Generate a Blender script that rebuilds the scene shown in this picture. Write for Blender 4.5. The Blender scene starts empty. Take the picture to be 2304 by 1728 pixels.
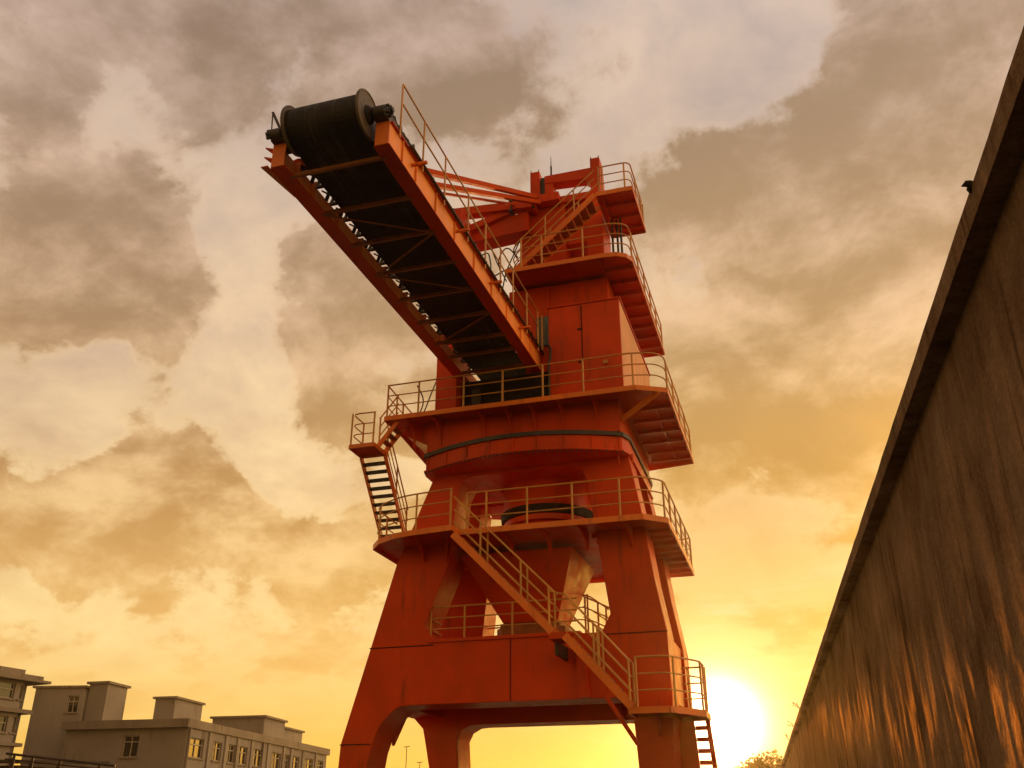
import bpy, bmesh, math, random
from mathutils import Vector, Matrix
R = math.radians
random.seed(7)
scn = bpy.context.scene
COL = scn.collection

# ---------------------------------------------------------------- node helpers
class Ex:
    """tiny expression wrapper around math nodes"""
    def __init__(s, nt, sock): s.nt, s.s = nt, sock
    def _m(s, op, o=None, clamp=False):
        n = s.nt.nodes.new('ShaderNodeMath'); n.operation = op; n.use_clamp = clamp
        for i, v in enumerate((s, o)):
            if v is None: continue
            if isinstance(v, Ex): s.nt.links.new(v.s, n.inputs[i])
            else: n.inputs[i].default_value = v
        return Ex(s.nt, n.outputs[0])
    def __add__(s, o): return s._m('ADD', o)
    def __radd__(s, o): return s._m('ADD', o)
    def __mul__(s, o): return s._m('MULTIPLY', o)
    def __rmul__(s, o): return s._m('MULTIPLY', o)
    def __sub__(s, o): return s._m('SUBTRACT', o)
    def __truediv__(s, o): return s._m('DIVIDE', o)
    def pow(s, o): return s._m('POWER', o)
    def max(s, o): return s._m('MAXIMUM', o)
    def clamp(s): return s._m('ADD', 0.0, True)
    def exp(s): return s._m('EXPONENT')
    def smooth(s, a, b, c=0.0, d=1.0):
        n = s.nt.nodes.new('ShaderNodeMapRange'); n.interpolation_type = 'SMOOTHSTEP'
        s.nt.links.new(s.s, n.inputs[0])
        for i, v in enumerate((a, b, c, d)): n.inputs[i+1].default_value = v
        return Ex(s.nt, n.outputs[0])
def lin(c):
    return tuple(((v/255+.055)/1.055)**2.4 if v/255 > .04045 else v/255/12.92 for v in c)
def ramp(nt, fac, stops):
    n = nt.nodes.new('ShaderNodeValToRGB'); el = n.color_ramp.elements
    while len(el) < len(stops): el.new(.5)
    for e, (p, c) in zip(el, stops): e.position = p; e.color = (*c, 1)
    nt.links.new(fac.s if isinstance(fac, Ex) else fac, n.inputs[0]); return n.outputs[0]
def mix(nt, fac, a, b, mode='MIX'):
    n = nt.nodes.new('ShaderNodeMix'); n.data_type = 'RGBA'; n.blend_type = mode; n.clamp_factor = False
    for i, v in ((0, fac), (6, a), (7, b)):
        if isinstance(v, Ex): nt.links.new(v.s, n.inputs[i])
        elif isinstance(v, bpy.types.NodeSocket): nt.links.new(v, n.inputs[i])
        elif isinstance(v, (tuple, list)): n.inputs[i].default_value = (*v, 1) if len(v) == 3 else v
        else: n.inputs[i].default_value = v
    return n.outputs[2]
def noise(nt, vec, scale, detail=5, rough=.5, dist=0, col=False):
    n = nt.nodes.new('ShaderNodeTexNoise'); n.inputs['Scale'].default_value = scale
    n.inputs['Detail'].default_value = detail; n.inputs['Roughness'].default_value = rough
    n.inputs['Distortion'].default_value = dist
    if vec is not None: nt.links.new(vec, n.inputs['Vector'])
    return n.outputs['Color'] if col else Ex(nt, n.outputs[0])
def mapping(nt, vec, scale=(1,1,1), loc=(0,0,0), rot=(0,0,0)):
    n = nt.nodes.new('ShaderNodeMapping'); nt.links.new(vec, n.inputs[0])
    n.inputs['Scale'].default_value = scale; n.inputs['Location'].default_value = loc; n.inputs['Rotation'].default_value = rot
    return n.outputs[0]
def pos(nt):
    return nt.nodes.new('ShaderNodeNewGeometry').outputs['Position']

def material(name, base, rough=.5, spec=.5, var=.25, vscale=.8, stain=None, stain_amt=.5, streak=(3, 3, .35), bump=0., bscale=20, metal=0., rvar=.12, fine=.0):
    m = bpy.data.materials.new(name); m.use_nodes = True; nt = m.node_tree
    b = nt.nodes['Principled BSDF']; P = pos(nt)
    n1 = noise(nt, P, vscale, 6, .6)
    dark = tuple(v*(1-var) for v in base); light = tuple(min(1, v*(1+var)) for v in base)
    c = ramp(nt, n1, [(.3, dark), (.7, light)])
    if fine:
        f = noise(nt, P, 60, 3, .6).smooth(.35, .65, 1-fine, 1+fine)
        c = mix(nt, 1.0, c, c, 'MIX'); n = nt.nodes.new('ShaderNodeVectorMath'); n.operation = 'SCALE'
        nt.links.new(c, n.inputs[0]); nt.links.new(f.s, n.inputs['Scale']); c = n.outputs[0]
    if stain:
        sv = mapping(nt, P, streak)
        s = noise(nt, sv, 1.0, 7, .65, .3).smooth(.5, .72) * noise(nt, P, .6, 3, .5).smooth(.4, .65) * stain_amt
        c = mix(nt, s, c, stain)
    nt.links.new(c, b.inputs['Base Color'])
    r = noise(nt, P, vscale*4, 4, .6).smooth(.3, .7, max(.03, rough-rvar), min(1, rough+rvar))
    nt.links.new(r.s, b.inputs['Roughness'])
    b.inputs['Specular IOR Level'].default_value = spec; b.inputs['Metallic'].default_value = metal
    if bump:
        bn = nt.nodes.new('ShaderNodeBump'); bn.inputs['Strength'].default_value = 1.0; bn.inputs['Distance'].default_value = bump
        h = noise(nt, P, bscale, 5, .55); nt.links.new(h.s, bn.inputs['Height']); nt.links.new(bn.outputs[0], b.inputs['Normal'])
    return m

M = {}
M['orange'] = material('orange crane paint', (.59, .050, .001), .42, .20, .26, .55, (.15, .03, .008), .75, (4, 4, .45), .018, 1.3, rvar=.1)
M['boom'] = material('lighter orange paint', (.74, .185, .022), .42, .35, .2, .6, (.22, .05, .012), .6, (5, 5, .8), .006, 2, rvar=.08)  # lighter orange for boom plates, fascias and stringers
M['matte'] = material('matte orange stay paint', (.52, .07, .006), .7, .05, .2, .6, (.16, .03, .01), .5)
M['lit_side'] = material('lit side panel', (.85, .47, .26), .5, .3, .15, .6, (.4, .12, .04), .6, (6, 6, .4))  # bright sky reflection on the house's right side is put into this colour
M['lit_web'] = material('lit web orange paint', (.88, .30, .06), .5, .3, .14, .8, (.35, .09, .02), .5, (5, 5, .8))  # lit copy of the orange: brightness of the boom webs put into colour
M['rail'] = material('ochre rail paint', (.56, .27, .05), .45, .5, .25, 1.5, (.2, .06, .02), .5)
M['seam'] = material('rust seam', (.07, .014, .006), .8, .2, .3, 3)
M['tread'] = material('grated tread steel', (.30, .11, .03), .6, .4, .3, 3)
M['rubber'] = material('black rubber and dark recesses', (.014, .012, .012), .72, .3, .4, 1.4, (.06, .04, .02), .4, bump=.004, bscale=14)  # serves belt rubber and also recesses whose shade is painted black
M['drum'] = material('worn belt on drum', (.018, .016, .016), .6, .3, .4, 2, (.11, .10, .098), .7, (9, .6, .6), .003, 20)
M['rim'] = material('worn steel rim', (.085, .062, .04), .55, .5, .3, 3)
M['steel'] = material('dark greasy steel', (.03, .026, .022), .5, .5, .4, 4, (.12, .05, .02), .5, bump=.004, bscale=30)
M['render'] = material('grey building render', (.285, .255, .225), .9, .2, .14, .35, (.13, .105, .08), .8, (1.6, 1.6, .22), .01, 8, fine=.08)
M['parapet'] = material('weathered concrete parapet', (.25, .21, .165), .9, .2, .25, .6, (.07, .055, .045), .9, (2.5, 2.5, .3), .015, 6, fine=.1)
M['frame'] = material('window frame paint', (.42, .38, .32), .6, .4, .15, 2)
M['dark'] = material('dark opening', (.02, .017, .014), .8, .2, .3, 2)
M['roofdark'] = material('dark sheet roof', (.05, .035, .025), .7, .3, .3, 1)
M['ground'] = material('yard concrete', (.062, .055, .047), .5, .5, .3, .3, (.03, .026, .022), .6, (.5, .5, .5), .01, 4)
M['bark'] = material('bark', (.09, .06, .035), .9, .2, .3, 6)
M['weed'] = material('dry weed', (.10, .08, .03), .8, .2, .3, 20)
def leaf_mat(name, c):
    m = bpy.data.materials.new(name); m.use_nodes = True; nt = m.node_tree; b = nt.nodes['Principled BSDF']
    n = noise(nt, pos(nt), 1.2, 3); nt.links.new(ramp(nt, n, [(.3, tuple(v*.6 for v in c)), (.7, tuple(v*1.4 for v in c))]), b.inputs['Base Color'])
    b.inputs['Roughness'].default_value = .5
    t = nt.nodes.new('ShaderNodeBsdfTranslucent'); t.inputs[0].default_value = (.45, .30, .03, 1)
    mx = nt.nodes.new('ShaderNodeMixShader'); mx.inputs[0].default_value = .7
    nt.links.new(b.outputs[0], mx.inputs[1]); nt.links.new(t.outputs[0], mx.inputs[2])
    nt.links.new(mx.outputs[0], nt.nodes['Material Output'].inputs[0]); return m
M['leaf'] = leaf_mat('foliage', (.08, .085, .02))
def glass(name, c, rough=.06):
    m = bpy.data.materials.new(name); m.use_nodes = True; nt = m.node_tree; b = nt.nodes['Principled BSDF']
    nt.links.new(ramp(nt, noise(nt, pos(nt), .45, 3), [(.35, tuple(v*.5 for v in c)), (.65, tuple(v*1.6 for v in c))]), b.inputs['Base Color'])
    b.inputs['Roughness'].default_value = rough; b.inputs['Specular IOR Level'].default_value = .7
    bn = nt.nodes.new('ShaderNodeBump'); bn.inputs['Distance'].default_value = .01
    nt.links.new(noise(nt, pos(nt), 1.1, 2).s, bn.inputs['Height']); nt.links.new(bn.outputs[0], b.inputs['Normal']); return m
M['glass'] = glass('dusty window glass', (.022, .02, .018))
M['curtain'] = material('yellowed curtain', (.42, .33, .14), .8, .3, .3, 2, (.1, .08, .04), .5, (6, 6, .3))
M['cabglass'] = glass('greenish cab glass', (.05, .09, .085), .12)
def wall_mat():
    m = bpy.data.materials.new('stained wall concrete'); m.use_nodes = True; nt = m.node_tree; b = nt.nodes['Principled BSDF']
    P = pos(nt)
    a = noise(nt, mapping(nt, P, (4.0, 4.0, 1.0)), 1.0, 10, .66, .8)      # run marks
    c0 = noise(nt, P, 1.1, 9, .68)
    run = noise(nt, mapping(nt, P, (9, 9, .5), (7, 2, 0)), 1.0, 5, .55, .5).smooth(.50, .74) * noise(nt, P, .7, 4, .6).smooth(.42, .62)
    col = ramp(nt, a*.38 + c0*.68 - run*.10, [(.36, (.075, .042, .024)), (.5, (.165, .106, .068)), (.62, (.235, .16, .108)), (.78, (.29, .205, .145))])
    sp = noise(nt, P, 45, 4, .7).smooth(.35, .7, .78, 1.15)
    n = nt.nodes.new('ShaderNodeVectorMath'); n.operation = 'SCALE'; nt.links.new(col, n.inputs[0]); nt.links.new(sp.s, n.inputs['Scale'])
    mp = noise(nt, mapping(nt, P, (14, 14, .5), (3, 1, 0)), 1.0, 5, .6, .4).smooth(.60, .70) * .55
    nt.links.new(mix(nt, mp, n.outputs[0], (.03, .016, .008)), b.inputs['Base Color'])
    nt.links.new((a.smooth(.35, .65, .48, .75)).s, b.inputs['Roughness'])
    b.inputs['Specular IOR Level'].default_value = 0
    bn = nt.nodes.new('ShaderNodeBump'); bn.inputs['Distance'].default_value = .014; bn.inputs['Strength'].default_value = .8
    h = noise(nt, mapping(nt, P, (7, 7, 1.8)), 1.0, 9, .64, .8) + noise(nt, P, 26, 6, .65)*.5
    nt.links.new(h.s, bn.inputs['Height']); nt.links.new(bn.outputs[0], b.inputs['Normal'])
    gl = nt.nodes.new('ShaderNodeBsdfGlossy'); gl.inputs['Roughness'].default_value = .38; gl.inputs['Color'].default_value = (1, .42, .07, 1); nt.links.new(bn.outputs[0], gl.inputs['Normal'])
    mx = nt.nodes.new('ShaderNodeMixShader'); nt.links.new((a.smooth(.49, .62)*.020).s, mx.inputs[0])
    nt.links.new(b.outputs[0], mx.inputs[1]); nt.links.new(gl.outputs[0], mx.inputs[2]); nt.links.new(mx.outputs[0], nt.nodes['Material Output'].inputs[0]); return m
M['wall'] = wall_mat()
def water_mat():
    m = bpy.data.materials.new('harbour water'); m.use_nodes = True; nt = m.node_tree; b = nt.nodes['Principled BSDF']
    b.inputs['Base Color'].default_value = (.03, .028, .02, 1); b.inputs['Roughness'].default_value = .08
    bn = nt.nodes.new('ShaderNodeBump'); bn.inputs['Distance'].default_value = .08
    nt.links.new(noise(nt, pos(nt), 1.3, 4, .55).s, bn.inputs['Height']); nt.links.new(bn.outputs[0], b.inputs['Normal']); return m
M['water'] = water_mat()

# ---------------------------------------------------------------- mesh helpers
class MB:
    def __init__(s): s.bm = bmesh.new()
    def face(s, pts):
        return s.bm.faces.new([s.bm.verts.new(p) for p in pts])
    def hexa(s, b, t):
        vs = [s.bm.verts.new(p) for p in b+t]
        for f in ((3,2,1,0),(4,5,6,7),(0,1,5,4),(1,2,6,5),(2,3,7,6),(3,0,4,7)): s.bm.faces.new([vs[i] for i in f])
        return s
    def box(s, x0, x1, y0, y1, z0, z1):
        return s.hexa([(x0,y0,z0),(x1,y0,z0),(x1,y1,z0),(x0,y1,z0)], [(x0,y0,z1),(x1,y0,z1),(x1,y1,z1),(x0,y1,z1)])
    def prism(s, loops, ax, a, b):
        """extrude 2-D loops (outer first, then holes) along axis ax from a to b"""
        if loops and not isinstance(loops[0][0], (tuple, list)): loops = [loops]
        def P(u, v, w): return {0: (w, u, v), 1: (u, w, v), 2: (u, v, w)}[ax]
        for w in (a, b):
            es = []
            for lp in loops:
                vs = [s.bm.verts.new(P(u, v, w)) for u, v in lp]
                es += [s.bm.edges.new((vs[i], vs[(i+1) % len(vs)])) for i in range(len(vs))]
            bmesh.ops.triangle_fill(s.bm, edges=es, use_beauty=True, use_dissolve=False)
        for lp in loops:
            for i in range(len(lp)):
                (u0, v0), (u1, v1) = lp[i], lp[(i+1) % len(lp)]
                s.face([P(u0, v0, a), P(u1, v1, a), P(u1, v1, b), P(u0, v0, b)])
        return s
    def bar(s, p, q, w, h, up=(0,0,1)):
        """rectangular bar, width w sideways, height h along up"""
        p, q = Vector(p), Vector(q); d = (q-p).normalized(); upv = Vector(up)
        sd = d.cross(upv)
        if sd.length < 1e-4: sd = d.cross(Vector((0,1,0)))
        sd.normalize(); u = sd.cross(d).normalized()
        def ring(c): return [tuple(c + sd*a*w/2 + u*b*h/2) for a, b in ((-1,-1),(1,-1),(1,1),(-1,1))]
        return s.hexa(ring(p), ring(q))
    def tube(s, pts, r, n=8):
        pts = [Vector(p) for p in pts]; prev = None; rings = []
        for i, p in enumerate(pts):
            a = pts[max(0, i-1)]; b = pts[min(len(pts)-1, i+1)]; d = (b-a).normalized()
            ref = prev if prev is not None else (Vector((0,0,1)) if abs(d.z) < .9 else Vector((1,0,0)))
            u = (ref - d*ref.dot(d)).normalized(); prev = u; v = d.cross(u)
            rr = r[i] if isinstance(r, (list, tuple)) else r
            rings.append([s.bm.verts.new(p + (u*math.cos(t)+v*math.sin(t))*rr) for t in [2*math.pi*k/n for k in range(n)]])
        for A, B in zip(rings, rings[1:]):
            for k in range(n):
                f = s.bm.faces.new((A[k], A[(k+1) % n], B[(k+1) % n], B[k])); f.smooth = True
        s.bm.faces.new(rings[0][::-1]); s.bm.faces.new(rings[-1]); return s
    def lathe(s, prof, c, ax=0, n=40):
        """prof: list of (along axis, radius)"""
        c = Vector(c); rings = []
        for w, r in prof:
            ring = []
            for k in range(n):
                t = 2*math.pi*k/n; a, b = r*math.cos(t), r*math.sin(t)
                ring.append(s.bm.verts.new(c + Vector({0: (w, a, b), 1: (a, w, b), 2: (a, b, w)}[ax])))
            rings.append(ring)
        for A, B in zip(rings, rings[1:]):
            for k in range(n):
                f = s.bm.faces.new((A[k], A[(k+1) % n], B[(k+1) % n], B[k])); f.smooth = True
        s.bm.faces.new(rings[0][::-1]); s.bm.faces.new(rings[-1]); return s
    def build(s, name, mat, parent=None, bevel=0, sharp=True):
        bm = s.bm; root = parent
        while root is not None and root.parent is not None: root = root.parent
        bmesh.ops.remove_doubles(bm, verts=bm.verts, dist=1e-5)
        bmesh.ops.recalc_face_normals(bm, faces=bm.faces)
        if root is not None: bmesh.ops.translate(bm, verts=bm.verts, vec=-Vector(root.location))
        me = bpy.data.meshes.new(name); bm.to_mesh(me); bm.free()
        if sharp: me.set_sharp_from_angle(angle=R(35))
        o = bpy.data.objects.new(name, me); COL.objects.link(o); me.materials.append(M[mat])
        if parent is not None: o.parent = parent
        if bevel:
            bv = o.modifiers.new('Bevel', 'BEVEL'); bv.width = bevel; bv.segments = 2; bv.limit_method = 'ANGLE'; bv.angle_limit = R(40)
        return o
def tag(o, label=None, cat=None, group=None, kind=None):
    for k, v in (('label', label), ('category', cat), ('group', group), ('kind', kind)):
        if v: o[k] = v
    return o
def thing(name, label, cat, loc, group=None):
    o = bpy.data.objects.new(name, None); COL.objects.link(o); o.location = loc; o.empty_display_size = .3
    return tag(o, label, cat, group)
def rounded(path, r=.22, n=5):
    """round the inner corners of a polyline"""
    P = [Vector(p) for p in path]; out = [P[0]]
    for a, b, c in zip(P, P[1:], P[2:]):
        d0, d1 = (a-b), (c-b); rr = min(r, d0.length*.45, d1.length*.45)
        s, e = b + d0.normalized()*rr, b + d1.normalized()*rr
        for k in range(n+1):
            t = k/n; out.append(s*(1-t)**2 + b*2*t*(1-t) + e*t*t)
    return out + [P[-1]]

# ---------------------------------------------------------------- the crane
crane = thing('portal_crane', 'tall orange steel portal crane with a conveyor boom, standing against the sunset', 'crane', (-6.6, 24.2, 0))

def railing(path, posts, h=.95, r=.021, levels=(1, .66, .33), mat='rail', drop=True, label=None):
    """path: rail line at deck level; posts: points on it"""
    mb = MB()
    for lv in levels:
        pts = [Vector(p)+Vector((0,0,h*lv)) for p in path]
        if drop and lv == 1:
            pass
        mb.tube(rounded(pts), r if lv == 1 else r*.8, 7)
    o = mb.build('railing', mat, crane)
    if label: o['label'] = label
    for p in posts:
        p = Vector(p); MB().tube([p-Vector((0,0,.10)), p+Vector((0,0,h))], r*1.25, 7).build('post', mat, o)
    return o
def along(path, step):
    out = []; P = [Vector(p) for p in path]
    for a, b in zip(P, P[1:]):
        n = max(1, round((b-a).length/step))
        for k in range(n): out.append(a.lerp(b, k/n))
    return out + [P[-1]]
def inset(poly, d):
    c = Vector((sum(p[0] for p in poly)/len(poly), sum(p[1] for p in poly)/len(poly)))
    return [tuple(Vector(p) + (c-Vector(p)).normalized()*d*1.2) for p in poly]
def deck(poly, top, bot, joists=(), brackets=(), hole=None, thick=.03, ft=.025):
    loops = [poly] + ([hole] if hole else [])
    pl = MB().prism(loops, 2, top-thick-.004, top-.004).build('platform', 'orange', crane)
    fb = MB(); n = len(poly)
    area = sum(poly[i][0]*poly[(i+1) % n][1]-poly[(i+1) % n][0]*poly[i][1] for i in range(n))
    sg = 1 if area > 0 else -1
    for i in range(n):
        a, b = Vector(poly[i]), Vector(poly[(i+1) % n]); d = (b-a).normalized(); o = Vector((d.y, -d.x))*sg*ft
        fb.hexa([(*(a), bot), (*(a+o), bot), (*(b+o), bot), (*(b), bot)], [(*(a), top), (*(a+o), top), (*(b+o), top), (*(b), top)])
    fb.build('fascia', 'boom', pl)
    for (p, q, dz) in joists:
        MB().bar((p[0], p[1], top-thick-.006-dz/2), (q[0], q[1], top-thick-.006-dz/2), .05, dz).build('joist', 'orange', pl)
    for (p, q, dz) in brackets:   # curved gusset from edge p to wall q, dz deep at q
        mb = MB(); p, q = Vector(p), Vector(q); d = (q-p); nrm = Vector((-d.y, d.x)).normalized()*.02; zt = top-thick-.006
        prof = [(0, .06), (.35, .10), (.6, .17), (.8, .3), (.92, .5), (1, dz)]
        for (t0, h0), (t1, h1) in zip(prof, prof[1:]):
            a, b = p+d*t0, p+d*t1
            mb.hexa([(*(a-nrm), zt-h0), (*(b-nrm), zt-h1), (*(b+nrm), zt-h1), (*(a+nrm), zt-h0)], [(*(a-nrm), zt), (*(b-nrm), zt), (*(b+nrm), zt), (*(a+nrm), zt)])
        mb.build('bracket', 'orange', pl)
    return pl
def stair(p, q, w, n, depth=.22, sh=.2, mat='orange', rails=(0, 1), rail_h=.95, posts=(), side=(0,1,0), open_back=True, thk=.045):
    """flight from top p to bottom q; w = width along vector side"""
    p, q, sd = Vector(p), Vector(q), Vector(side); fl = Vector((q.x-p.x, q.y-p.y, 0)).normalized()
    root = MB().bar(p, q, thk, sh).build('stairway', 'boom', crane)
    MB().bar(p+sd*w, q+sd*w, thk, sh).build('stringer', 'boom', root)
    for k in range(1, n+1):
        c = p.lerp(q, k/(n+1))
        a = c + sd*thk*.5; b = c + sd*(w-thk*.5)
        mb = MB(); f = fl*depth/2
        mb.hexa([tuple(v) for v in (a-f-Vector((0,0,.02)), a+f-Vector((0,0,.02)), b+f-Vector((0,0,.02)), b-f-Vector((0,0,.02)))],
                [tuple(v) for v in (a-f+Vector((0,0,.02)), a+f+Vector((0,0,.02)), b+f+Vector((0,0,.02)), b-f+Vector((0,0,.02)))])
        mb.build('tread', 'tread' if abs(sd.y) > .5 else 'steel', root)
    for k in rails:
        off = sd*(w*k); mb = MB()
        for lv in (1, .66, .33):
            mb.tube([p+off+Vector((0,0,rail_h*lv)), q+off+Vector((0,0,rail_h*lv))], .02 if lv == 1 else .016, 7)
        for t in posts:
            c = p.lerp(q, t)+off; mb.tube([c, c+Vector((0,0,rail_h))], .024, 7)
        mb.build('handrail', 'rail', root)
    return root

# portal frames ------------------------------------------------------------
YF, YB = 22.3, 26.1
front_out = [(-9.0,10.2),(-9.98,7.86),(-10.58,5.73),(-11.22,3.48),(-11.36,0),(-10.60,0),(-10.49,2.93),(-10.43,3.3),(-10.29,3.72),(-10.17,3.93),(-10.02,4.08),(-9.87,4.22),(-9.70,4.31),
             (-9.4,4.33),(-4.30,4.33),(-4.15,4.25),(-4.0,4.10),(-3.93,3.92),(-3.91,3.6),(-3.87,2.82),(-3.8,0),(-3.12,0),(-3.08,2.82),(-3.02,4.27),(-3.04,5.78),(-3.25,7.03),(-3.43,8.52),(-3.71,10.2)]
front_hole = [(-8.87,5.83),(-9.15,6.25),(-8.98,6.65),(-8.52,7.81),(-8.33,9.7),(-8.2,9.98),(-7.9,10.1),(-5.2,10.1),(-4.92,9.95),(-4.8,9.6),(-4.59,7.97),(-4.36,6.25),(-4.59,5.83)]
pf = MB().prism([front_out, front_hole], 1, YF, YF+1.1).build('portal_frame', 'orange', crane, .012)
rear_out = [(-9.0,10.2),(-9.98,7.86),(-10.45,5.9),(-10.5,4.35),(-10.2,4.05),(-10.12,3.7),(-9.97,3.0),(-9.85,0),(-9.08,0),(-9.15,3.05),(-9.2,3.75),(-9.08,3.98),(-8.85,4.1),(-8.6,4.12),
            (-4.4,4.12),(-4.15,4.05),(-3.95,3.8),(-3.9,3.0),(-3.82,0),(-3.12,0),(-3.08,2.82),(-3.02,4.27),(-3.04,5.78),(-3.25,7.03),(-3.43,8.52),(-3.71,10.2)]
rear_hole = [(-8.6,5.83),(-8.36,8.0),(-8.70,9.3),(-8.62,10.15),(-5.3,10.15),(-4.9,9.6),(-4.62,8.0),(-4.42,6.25),(-4.62,5.83)]
rf = MB().prism([rear_out, rear_hole], 1, YB-1.0, YB).build('portal_frame', 'orange', crane, .012)
for x0, x1, z in ((-10.6,-8.86,5.74),(-4.6,-3.03,5.77),(-11.24,-10.42,3.46)): MB().box(x0, x1, YF-.008, YF+.02, z-.014, z+.014).build('seam', 'seam', pf)
MB().box(-6.87,-6.845, YF-.008, YF+.02, 4.34, 5.82).build('seam', 'seam', pf)
MB().box(-9.0,-5.1, YF-.05, YF+.9, 5.80, 5.88).build('beam_cap', 'orange', pf)
for x0, x1 in ((-10.5,-9.65),(-3.95,-3.1)):
    MB().box(x0, x1, YF+1.1, YB-1.0, 4.32, 5.8).build('side_beam', 'orange', crane, .01)
for sx, x in ((1,-10.3),(-1,-3.3)):
    MB().prism([(YF+1.1,4.32),(YF+1.9,4.32),(YF+1.1,3.5)], 0, x-.04, x+.04).build('gusset', 'orange', crane)
MB().prism([(-5.9,4.10),(-4.6,4.10),(-4.75,4.55),(-5.3,4.9),(-5.9,5.0)], 1, YB-1.3, YB-1.002).build('gusset', 'orange', crane)
for z in (4.75,5.0,5.25):
    x = -11.22+(z-3.48)*.2844
    MB().tube([(x+.02,YF+.3,z),(x-.08,YF+.3,z),(x-.08,YF+.6,z),(x+.02,YF+.6,z)], .014, 6).build('step_iron', 'steel', pf)
# portal level floor, hopper and chute
MB().box(-9.2,-3.4, YF+.9, YB-.2, 5.78, 5.84).build('platform', 'orange', crane)
hz0, hz1 = 6.42, 8.1
hop = MB().hexa([(-7.44,23.55,hz0),(-5.98,23.55,hz0),(-5.98,24.75,hz0),(-7.44,24.75,hz0)], [(-8.4,22.78,hz1),(-5.36,22.78,hz1),(-5.36,25.4,hz1),(-8.4,25.4,hz1)]).build('hopper', 'orange', crane, .01)
c = MB()
c.prism([(-7.62,23.6),(-7.45,23.42),(-5.98,23.42),(-5.8,23.6),(-5.8,24.7),(-5.98,24.9),(-7.45,24.9),(-7.62,24.7)], 2, 6.0, 6.28)
c.prism([(-7.5,23.5),(-5.92,23.5),(-5.92,24.8),(-7.5,24.8)], 2, 6.28, 6.40)
c.build('outlet_collar', 'tread', hop)
cy = MB().lathe([(8.97,1.22),(10.1,1.22),(10.3,1.5)], (-6.35,24.15,0), 2, 48).build('chute_cylinder', 'orange', crane)
MB().lathe([(9.12,1.225),(9.13,1.27),(9.36,1.30),(9.37,1.225)], (-6.35,24.15,0), 2, 48).build('dark_recess_band', 'rubber', cy)  # dark recess drawn as a black band, its shade put into the colour
MB().lathe([(8.4,1.35),(8.96,1.1)], (-6.35,24.15,0), 2, 48).build('chute_cone', 'orange', cy)
# slew ring with bowed front -------------------------------------------------
def bow(off=0., sag=.75):
    pts = []
    for k in range(25):
        t = -1+2*k/24; pts.append((-6.46+2.66*t*(1+off/2.66), 21.2+sag*t*t-off))
    pts += [(-3.68+off, 22.25), (-3.70+off, 25.9)]
    for k in range(25):
        t = 1-2*k/24; pts.append((-6.46+2.66*t*(1+off/2.66), 26.95-sag*t*t+off))
    pts += [(-9.2-off, 25.9), (-9.2-off, 22.25)]
    return pts
ring = MB().prism(bow(), 2, 10.24, 10.60).build('slew_ring', 'orange', crane)
MB().prism(bow(.05), 2, 10.60, 10.71).build('bearing', 'steel', ring)
MB().prism(bow(.04), 2, 10.20, 10.24).build('flange', 'orange', ring)
for k in range(9):
    t = -.98+1.96*k/8
    x, y = -6.46+2.66*t, 21.2+.75*t*t
    MB().box(x-.012, x+.012, y-.035, y+.02, 10.245, 10.598).build('rib', 'orange', ring)
for k in range(46):
    t = -1+2*k/45; x, y = -6.46+2.66*t, 21.2+.75*t*t
    MB().box(x-.018, x+.018, y-.035, y-.0, 10.155, 10.199).build('bolt', 'steel', ring)
# pipes under the ring
for x in (-3.95,-3.6):
    MB().tube([(x, 22.2, 10.2), (x, 22.22, 9.98)], .03).build('bolt', 'orange', crane)

# lower platform -------------------------------------------------------------
LT, LB = 8.34, 8.20
lowpoly = [(-10.5,21.95),(-10.15,21.5),(-9.55,21.14),(-9.1,21.02),(-7.93,20.86),(-7.93,21.3),(-3.3,21.34),(-2.78,21.82),(-2.82,27.2),(-10.55,27.2),(-10.5,23.4)]
lj = [((-2.84,y),(-4.8,y),.09) for y in (22.6,23.2,23.8,24.4,25.0,25.6,26.2,26.8)] + [((-8.45,y),(-10.45,y),.09) for y in (23.6,24.4,25.2,26.0)]
lbk = [((x,21.36),(x+.12,22.28),.42) for x in (-6.9,-5.9,-4.95,-3.85)] + [((-9.0,21.1),(-9.2,22.28),.4),((-8.05,21.0),(-8.6,22.28),.4)]
low = deck(lowpoly, LT, LB, lj, lbk)
railing([(-10.48,23.3,LT),(-10.46,21.97,LT),(-10.1,21.52,LT),(-9.52,21.17,LT),(-9.1,21.05,LT),(-7.96,20.9,LT)], [(-10.46,22.6,LT),(-10.25,21.7,LT),(-8.95,21.04,LT),(-7.98,20.9,LT)])
rp = [(-7.75,21.45,LT),(-7.7,21.34,LT),(-3.32,21.37,LT),(-2.82,21.84,LT),(-2.85,27.15,LT),(-8.6,27.15,LT)]
railing(rp, [(-7.73,21.4,LT),(-7.2,21.35,LT),(-6.14,21.35,LT),(-5.0,21.36,LT),(-3.83,21.36,LT),(-2.84,21.86,LT),(-2.84,22.9,LT),(-2.84,23.95,LT),(-2.84,25,LT),(-2.85,26.05,LT),(-2.85,27.1,LT),(-4.4,27.15,LT),(-6,27.15,LT)])
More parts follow.
